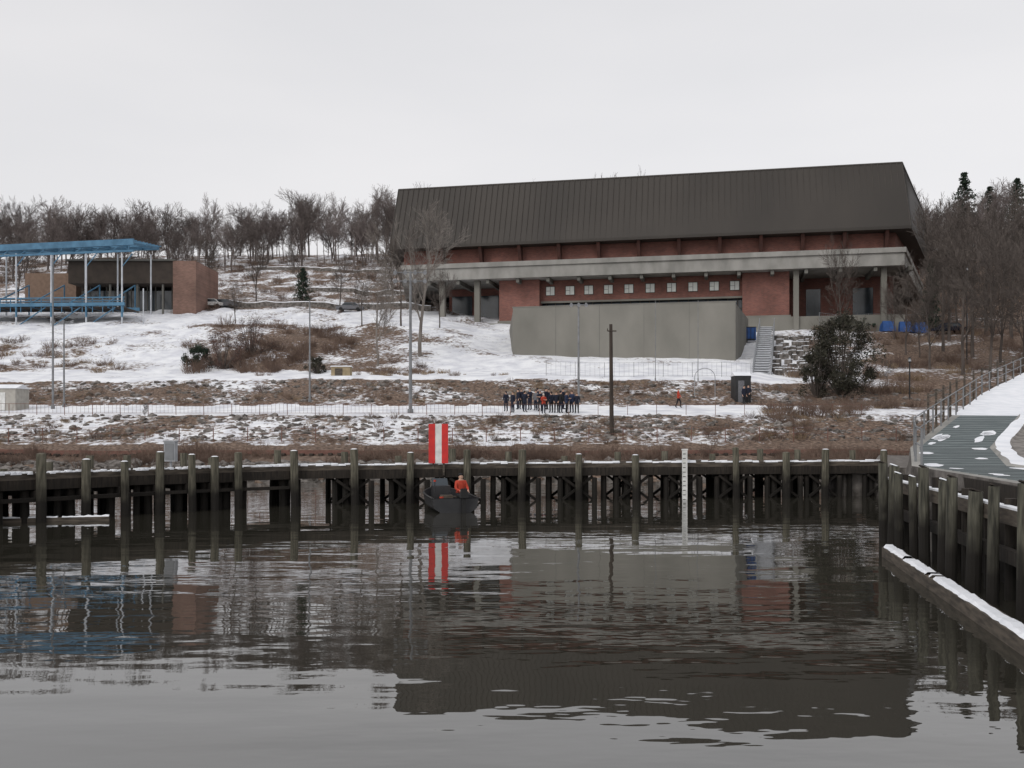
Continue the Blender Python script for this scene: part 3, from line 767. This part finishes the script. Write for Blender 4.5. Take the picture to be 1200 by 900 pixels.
T(1062,128,318,midt[2]);T(1090,118,285,midt[3]);T(1128,112,262,midt[1]);T(1160,108,245,midt[0]);T(1112,138,228,midt[2]);T(1048,140,330,midt[1])
T(20,175,262,midt[3]);T(240,185,270,midt[1]);T(170,82,470,midt[1]);T(1040,105,420,midt[2]);T(1012,98,440,midt[2])
def brush_mesh(seed,m,n_=55,h=1.0,w=.8):
    rr=random.Random(seed);mb=MB()
    for k in range(n_):
        a=rr.random()*6.28;s=rr.random()*.6*w;p=Vector((math.cos(a)*s,math.sin(a)*s,-.1));d=Vector((math.cos(a)*rr.uniform(.1,.9)*w,math.sin(a)*rr.uniform(.1,.9)*w,1)).normalized()
        L=h*rr.uniform(.35,1.15)
        for j in range(3):
            q=p+d*L/3;mb.tube(p,q,.013-.003*j,.010-.003*j,3,0,cap=False)
            if j<2:
                for c in range(2):
                    nd=(d+rv(rr)*.6).normalized();mb.tube(q,q+nd*L*.35,.007,.003,3,0,cap=False)
            d=(d+rv(rr)*.3).normalized();p=q
    return mb.mesh('brush',[m],recalc=False)
bm_=[brush_mesh(i,TWIG,38+6*i) for i in range(3)]+[brush_mesh(9,GRASSD,60,.6,.9)]
BRL=[]
def scatter(n_,p0,p1,d0,d1,s0,s1,kinds=(0,1,2)):
    for k in range(n_):
        px=rr.uniform(p0,p1);d=rr.uniform(d0,d1);x=X(px,d)
        if noise.noise(Vector((x*.11,d*.11,9)))<-.05+rr.uniform(-.15,.1):continue
        s=rr.uniform(s0,s1)
        BRL.append((rr.choice(kinds),(x,d,ground(x,d)),rr.random()*6,(s*rr.uniform(.8,1.3),s*rr.uniform(.8,1.3),s*rr.uniform(.7,1.1))))
scatter(400,-80,1060,61.5,67.5,.5,1.3);scatter(300,-80,1060,74.5,83,.25,.8,(0,1,3,3));scatter(350,-80,930,93,103,.3,.8,(0,1,3,3))
scatter(190,215,420,118,148,.6,2.2);scatter(70,-50,140,118,138,.5,1.5,(0,1,3));scatter(90,430,580,112,124,.4,1.2,(0,2,3))
scatter(260,925,1260,93,150,.7,2.0,(0,1,2,3));scatter(150,900,1080,76,93,.5,1.3,(0,1,2,3));scatter(50,300,600,106,119,.3,.9,(0,3))
scatter(140,1060,1300,150,230,1.2,2.8);scatter(180,-120,500,215,300,1.2,2.6);scatter(60,230,500,165,220,.8,2)
def bake_brush():
    src=[]
    for m in bm_:
        co=np.empty(len(m.vertices)*3,np.float32);m.vertices.foreach_get('co',co)
        ix=np.empty(len(m.loops),np.int32);m.loops.foreach_get('vertex_index',ix);src.append((co.reshape(-1,3),ix))
    VV=[];II=[];MM=[];o=0
    for mi,loc,rz,sc in BRL:
        co,ix=src[mi];c=co*np.array(sc,np.float32);cs,sn_=math.cos(rz),math.sin(rz)
        x=c[:,0]*cs-c[:,1]*sn_+loc[0];y=c[:,0]*sn_+c[:,1]*cs+loc[1];z=c[:,2]+loc[2]
        VV.append(np.stack([x,y,z],1));II.append(ix+o);MM.append(np.full(len(ix)//4,1 if mi==3 else 0,np.int32));o+=len(co)
    V=np.concatenate(VV).astype(np.float32);I=np.concatenate(II).astype(np.int32);M_=np.concatenate(MM);me=bpy.data.meshes.new('winter_brush')
    me.vertices.add(len(V));me.vertices.foreach_set('co',V.ravel());me.loops.add(len(I));me.loops.foreach_set('vertex_index',I)
    me.polygons.add(len(I)//4);me.polygons.foreach_set('loop_start',np.arange(0,len(I),4,dtype=np.int32))
    me.materials.append(TWIG);me.materials.append(GRASSD);me.polygons.foreach_set('material_index',M_);me.update(calc_edges=True)
    scn.collection.objects.link(bpy.data.objects.new('winter_brush',me))
bake_brush()
def shrub(name,px,D,ytop,wpx,m,seed,n_=5200,leaf=.14,nc_=34):
    rr=random.Random(seed);mb=MB();x=X(px,D);g=ground(x,D);h=Z(ytop,D)-g;w=wpx/F*D/2
    cl=[]
    for k in range(nc_):
        zz=rr.random();rad=w*(1-abs(zz-.35)*.95)*math.sqrt(rr.random())*1.1;a=rr.random()*6.28
        cl.append((Vector((math.cos(a)*rad,math.sin(a)*rad,h*(.06+.86*zz))),w*rr.uniform(.12,.30)))
        mb.tube((math.cos(a)*.2,math.sin(a)*.2,0),cl[-1][0],.06,.02,4,1,cap=False)
        for j in range(6):
            p=cl[-1][0];mb.tube(p,p+(rv(rr)+Vector((0,0,.4)))*cl[-1][1]*1.5,.02,.006,3,1,cap=False)
    for k in range(n_):
        c,rd=cl[k%len(cl)];p=c+rv(rr)*rd*(.3+.9*rr.random()**.7);p.z=max(p.z,.05)
        a=rv(rr)*leaf*rr.uniform(.5,1.3);b=rv(rr)*leaf*rr.uniform(.5,1.3);mb.poly([p-a,p+b,p+a],0)
    o=mb.obj(name,[m,BARK],recalc=False);o.location=(x,D,g);return o
shrub('evergreen_shrub',985,98,366,84,SHRUBM,1,11000,.15,54);shrub('evergreen_shrub',957,97,405,48,SHRUBM,2,4800,.13)
shrub('evergreen_shrub',232,122,405,38,PINE,4,3500,.14);shrub('evergreen_shrub',372,118,418,26,SHRUBM,5,1800,.12);shrub('evergreen_shrub',1012,150,372,26,PINE,6,1500,.2)
REDB=mat('reddish_brush',(.15,.085,.07),(.07,.042,.036),2,.95)
shrub('red_twig_bush',262,121,388,50,REDB,7,3000,.09);shrub('red_twig_bush',295,128,372,54,REDB,8,2600,.09)
def conifer(px,D,ytop,wpx,seed):
    rr=random.Random(seed);mb=MB();x=X(px,D);g=ground(x,D);h=Z(ytop,D)-g;w=wpx/F*D/2
    mb.tube((0,0,-.5),(0,0,h*.97),.16*h/10,.03,6,1)
    nl=int(14+h)
    for l in range(nl):
        f=l/nl;zz=h*(.08+.9*f);rad=w*(1-f)**.75*rr.uniform(.75,1.15)+.12
        for b in range(9):
            a=rr.random()*6.28;L=rad*rr.uniform(.5,1.15);dz=-L*.2
            tip=Vector((math.cos(a)*L,math.sin(a)*L,zz+dz));base=Vector((0,0,zz));mb.tube(base,tip,.03,.01,3,1,cap=False)
            for k in range(14):
                t=rr.uniform(.2,1.05);p=base.lerp(tip,t)+rv(rr)*.14*L**.5;u=rv(rr)*.16*(h/6)**.6;v=rv(rr)*.14*(h/6)**.6;mb.poly([p-u,p+v,p+u+Vector((0,0,-.08))],0)
    o=mb.obj('evergreen_tree',[PINE,BARK],recalc=False);o.location=(x,D,g)
conifer(355,175,312,34,1);conifer(1130,235,198,64,2);conifer(1192,225,205,60,3);conifer(1092,150,300,30,4);conifer(1160,240,215,70,5)
# ------------------------------------------------------------------ people
def person_mesh(pose,seed):
    V=[];E=[];Rr=[]
    def a(co,r,par=None):
        V.append(Vector(co));Rr.append(r);i=len(V)-1
        if par is not None:E.append((par,i))
        return i
    pel=a((0,0,.95),(.16,.125));sp=a((0,.01,1.15),(.16,.125),pel);ch=a((0,0,1.36),(.18,.13),sp);ne=a((0,0,1.5),(.07,.07),ch);he=a((0,-.015,1.6),(.085,.095),ne);ht=a((0,-.01,1.7),(.08,.09),he)
    for sg in(-1,1):
        sh=a((sg*.18,0,1.42),(.08,.08),ch)
        if pose=='seated':el=(sg*.25,-.08,1.17);wr=(sg*.16,-.32,1.1)
        elif pose=='pockets':el=(sg*.29,.04,1.15);wr=(sg*.19,-.08,.95)
        elif pose=='crossed':el=(sg*.26,-.04,1.16);wr=(-sg*.04,-.22,1.2)
        elif pose=='walk':el=(sg*.24,sg*.1,1.15);wr=(sg*.23,sg*.16-.1,.93)
        else:el=(sg*.25,.02,1.14);wr=(sg*.26,-.05,.89)
        e1=a(el,(.06,.06),sh);w1=a(wr,(.034,.034),e1)
        dv=(Vector(wr)-Vector(el)).normalized();pm=a(Vector(wr)+dv*.07,(.04,.024),w1)
        side=dv.cross(Vector((0,-1,.2))).normalized()
        for k,Lf in enumerate((.065,.08,.075,.06)):
            o=(k-1.5)*.02;b1=a(Vector(wr)+dv*.1+side*o,(.010,.010),pm);b2=a(Vector(wr)+dv*(.1+Lf*.5)+side*o*1.1+Vector((0,-.01,0)),(.009,.009),b1);a(Vector(wr)+dv*(.1+Lf)+side*o*1.1+Vector((0,-.03,0)),(.008,.008),b2)
        t1=a(Vector(wr)+dv*.05+side*.04+Vector((0,-.02,0)),(.011,.011),w1);a(Vector(wr)+dv*.09+side*.055+Vector((0,-.035,0)),(.009,.009),t1)
        hp=a((sg*.095,0,.9),(.105,.105),pel)
        if pose=='seated':kn=(sg*.13,-.43,.93);an=(sg*.13,-.45,.5);toe=(sg*.14,-.62,.45)
        elif pose=='walk':kn=(sg*.1,-.06-sg*.14,.5);an=(sg*.1,-sg*.2+.05,.1);toe=(sg*.11,-sg*.2-.12,.05)
        else:kn=(sg*.11,-.02,.5);an=(sg*.12,.02,.09);toe=(sg*.14,-.15,.04)
        k1=a(kn,(.075,.075),hp);n1=a(an,(.055,.055),k1);a(toe,(.048,.035),n1)
    me=bpy.data.meshes.new('pb');me.from_pydata([tuple(v) for v in V],E,[]);o=bpy.data.objects.new('pb',me);scn.collection.objects.link(o)
    bpy.context.view_layer.objects.active=o
    md=o.modifiers.new('s','SKIN');md.use_smooth_shade=True
    for i,r in enumerate(Rr):me.skin_vertices[0].data[i].radius=r
    me.skin_vertices[0].data[0].use_root=True
    sb=o.modifiers.new('d','SUBSURF');sb.levels=1;sb.render_levels=1
    dg=bpy.context.evaluated_depsgraph_get();dg.update();ev=o.evaluated_get(dg);m2=bpy.data.meshes.new_from_object(ev)
    bpy.data.objects.remove(o)
    hands=[V[i] for i in range(len(V)) if Rr[i][0] in(.034,.04,.010,.009,.008,.011)]
    bm=bmesh.new();bm.from_mesh(m2)
    for f in bm.faces:
        c=f.calc_center_median();mi=0
        if c.z<.86 and (abs(c.x)<.22) and pose!='seated':mi=1
        if pose=='seated' and (c.z<1.03):mi=1
        if any((c-h).length<.045 for h in hands):mi=2
        if c.z<.1:mi=4
        if c.z>1.5:mi=2
        if c.z>1.665 or (c.z>1.57 and c.y>.02):mi=3
        f.material_index=mi;f.smooth=True
    def blob(c,r,mi):
        g=bmesh.ops.create_icosphere(bm,subdivisions=1,radius=1,matrix=Matrix.Translation(c)@Matrix.Diagonal((*r,1)))
        for v in g['verts']:
            for f in v.link_faces:f.material_index=mi
    for sg in(-1,1):
        blob((sg*.033,-.1,1.635),(.012,.01,.008),3);blob((sg*.088,-.01,1.615),(.014,.025,.032),2)
    blob((0,-.118,1.605),(.014,.022,.024),2);blob((0,-.105,1.565),(.026,.01,.007),4)
    blob((0,0.015,1.70),(.098,.105,.07),3)
    m2.materials.clear()
    for m in(NAVY,BLACKF,SKIN,HAIR,BLACKF):m2.materials.append(m)
    bm.to_mesh(m2);bm.free();m2.name='person_'+pose
    return m2
PM={p:person_mesh(p,1) for p in('stand','pockets','crossed','walk','seated')}
def person(px,D,pose,jk,leg,rz,sc=1,hat=None,z=None):
    me=PM[pose].copy();me.materials[0]=jk;me.materials[1]=leg
    if hat:me.materials[3]=hat
    x=X(px,D);return inst(me,'person',(x,D,ground(x,D) if z is None else z),rz,sc)
rr=random.Random(31)
BLUEJ=mat('blue_fabric',(.03,.045,.09),(.02,.03,.065),8,.9)
for k,px in enumerate([593,601,607,615,621,628,633,640,646,652,657,664,670,676,611,643,660,630]):
    jk=rr.choice([NAVY,NAVY,BLACKF,BLUEJ]);
    if px==628:jk=GREYF
    person(px,85.4+rr.uniform(0,4.0) if k<14 else 89.5,rr.choice(['stand','pockets','crossed','stand']),jk,rr.choice([NAVY,BLACKF]),rr.uniform(-1.2,1.2)+(3.14 if rr.random()<.4 else 0),rr.uniform(1.02,1.12),rr.choice([None,NAVY,BLACKF,None]))
person(637,85.2,'crossed',ORANGE,NAVY,.4,1.0,WHITE)
person(795,91,'walk',ORANGE,BLACKF,1.3,1.05,BLACKF)
person(872,93,'stand',NAVY,BLACKF,.6,1.03,BLACKF);person(877,93.4,'pockets',NAVY,BLACKF,-.6,1.0,NAVY)
# ------------------------------------------------------------------ skiff
mb=MB();secs=[];Lb=4.6
for k in range(9):
    f=k/8;y=f*Lb;w=.92*(1-max(0,(f-.45)/.55)**2.2)+.02;kz=-.18+.25*max(0,f-.6)**1.3*2;sh=.5+.22*f*f
    secs.append([Vector((-w,y,sh)),Vector((-w*.93,y,.12+.1*f)),Vector((-w*.55,y,kz*.6)),Vector((0,y,kz)),Vector((w*.55,y,kz*.6)),Vector((w*.93,y,.12+.1*f)),Vector((w,y,sh))])
ins_=[[Vector((v.x*.93,v.y+ (.03 if i==0 else 0),max(v.z+.03,.12))) for v in s] for i,s in enumerate(secs)]
for a,b in zip(secs,secs[1:]):
    for i in range(6):mb.poly([a[i],a[i+1],b[i+1],b[i]],0)
for a,b in zip(ins_,ins_[1:]):
    for i in range(6):mb.poly([a[i],b[i],b[i+1],a[i+1]],1)
for a,b,c,d in zip(secs,secs[1:],ins_,ins_[1:]):
    mb.poly([a[0],b[0],d[0],c[0]],2);mb.poly([a[6],b[6],d[6],c[6]],2)
mb.poly(secs[0],0);mb.poly(list(ins_[0]),1)
for s0,s1 in zip(secs,secs[1:]):
    mb.tube(s0[0]+Vector((0,0,.02)),s1[0]+Vector((0,0,.02)),.035,.035,6,2);mb.tube(s0[6]+Vector((0,0,.02)),s1[6]+Vector((0,0,.02)),.035,.035,6,2)
for y in(.9,2.3):mb.box((0,y,.42),(1.66,.3,.05),0,3)
mb.box((-.28,1.9,.62),(.75,.5,.6),0,4);mb.hexa([Vector(p) for p in((-.62,2.0,.92),(.06,2.0,.92),(.06,2.1,.92),(-.62,2.1,.92),(-.6,2.2,1.2),(.04,2.2,1.2),(.04,2.23,1.2),(-.6,2.23,1.2))],5)
mb.tube((-.75,.6,.5),(-.75,.6,1.15),.02,.02,5,2);mb.tube((-.75,.6,1.15),(-.75,.6,1.22),.05,.05,6,6)
ox=.3
mb.loft([(ox-.15,-.32,.55),(ox+.15,-.32,.55),(ox+.15,.02,.55),(ox-.15,.02,.55)],[(ox-.11,-.28,.92),(ox+.11,-.28,.92),(ox+.11,-.02,.88),(ox-.11,-.02,.88)],7)
mb.box((ox,-.16,.2),(.14,.2,.7),0,7);mb.box((ox,-.02,.5),(.2,.12,.14),0,2);mb.tube((ox,-.3,-.2),(ox,-.05,-.2),.05,.06,7,7)
mb.tube((-.5,.45,.38),(-.5,.45,.56),.09,.09,9,6);mb.box((-.15,1.3,.47),(.5,.3,.2),0,3)
bo=mb.obj('outboard_skiff',[HULL,BLACKF,DARK,PLANK,HULL,GLASSD,ORANGE,RUBBER],recalc=False)
bo.location=(X(534,36.5),36.5,.04);bo.rotation_euler=(0,0,math.radians(14));bo.scale=(.92,.92,.95)
ps=person(540,37.4,'seated',ORANGE,BLACKF,.5,1.0,BLACKF,z=-.33)
# ------------------------------------------------------------------ sky, sun, camera
w=bpy.data.worlds.new('World');scn.world=w;w.use_nodes=True;nt=w.node_tree;N=nt.nodes;Lk=nt.links;N.clear()
out=N.new('ShaderNodeOutputWorld');el,az=math.radians(38),math.radians(215)
sky=N.new('ShaderNodeTexSky');sky.sky_type='NISHITA';sky.sun_disc=False;sky.sun_elevation=el;sky.sun_rotation=az;sky.dust_density=4
hs=N.new('ShaderNodeHueSaturation');hs.inputs['Saturation'].default_value=.12;Lk.new(sky.outputs[0],hs.inputs['Color'])
b1=N.new('ShaderNodeBackground');b1.inputs[1].default_value=.05;Lk.new(hs.outputs[0],b1.inputs[0])
tc=N.new('ShaderNodeTexCoord');mp=N.new('ShaderNodeMapping');mp.inputs['Scale'].default_value=(1,1,3.5);Lk.new(tc.outputs['Generated'],mp.inputs[0])
nz=N.new('ShaderNodeTexNoise');nz.inputs['Scale'].default_value=1.6;nz.inputs['Detail'].default_value=4;Lk.new(mp.outputs[0],nz.inputs['Vector'])
cr=N.new('ShaderNodeValToRGB');cr.color_ramp.elements[0].position=.3;cr.color_ramp.elements[0].color=(.565,.565,.585,1);cr.color_ramp.elements[1].position=.7;cr.color_ramp.elements[1].color=(.65,.64,.65,1);Lk.new(nz.outputs[0],cr.inputs[0])
b2=N.new('ShaderNodeBackground');b2.inputs[1].default_value=1.0;Lk.new(cr.outputs[0],b2.inputs[0])
ad=N.new('ShaderNodeAddShader');Lk.new(b1.outputs[0],ad.inputs[0]);Lk.new(b2.outputs[0],ad.inputs[1]);Lk.new(ad.outputs[0],out.inputs[0])
sd=bpy.data.lights.new('sun','SUN');sd.energy=.7;sd.angle=math.radians(25);sd.color=(1,.97,.93);so=bpy.data.objects.new('sun',sd);scn.collection.objects.link(so)
dirv=Vector((math.sin(az)*math.cos(el),math.cos(az)*math.cos(el),math.sin(el)));so.rotation_euler=dirv.to_track_quat('Z','Y').to_euler()
cd=bpy.data.cameras.new('camera');cd.sensor_width=36;cd.lens=F/1200*36;cd.shift_y=(YH-450)/1200;cd.clip_end=6000;cd.clip_start=.1
co=bpy.data.objects.new('camera',cd);scn.collection.objects.link(co);co.location=(0,0,H);co.rotation_euler=(math.radians(90),0,0);scn.camera=co
scn.view_settings.view_transform='Standard';scn.view_settings.look='None';scn.view_settings.exposure=0
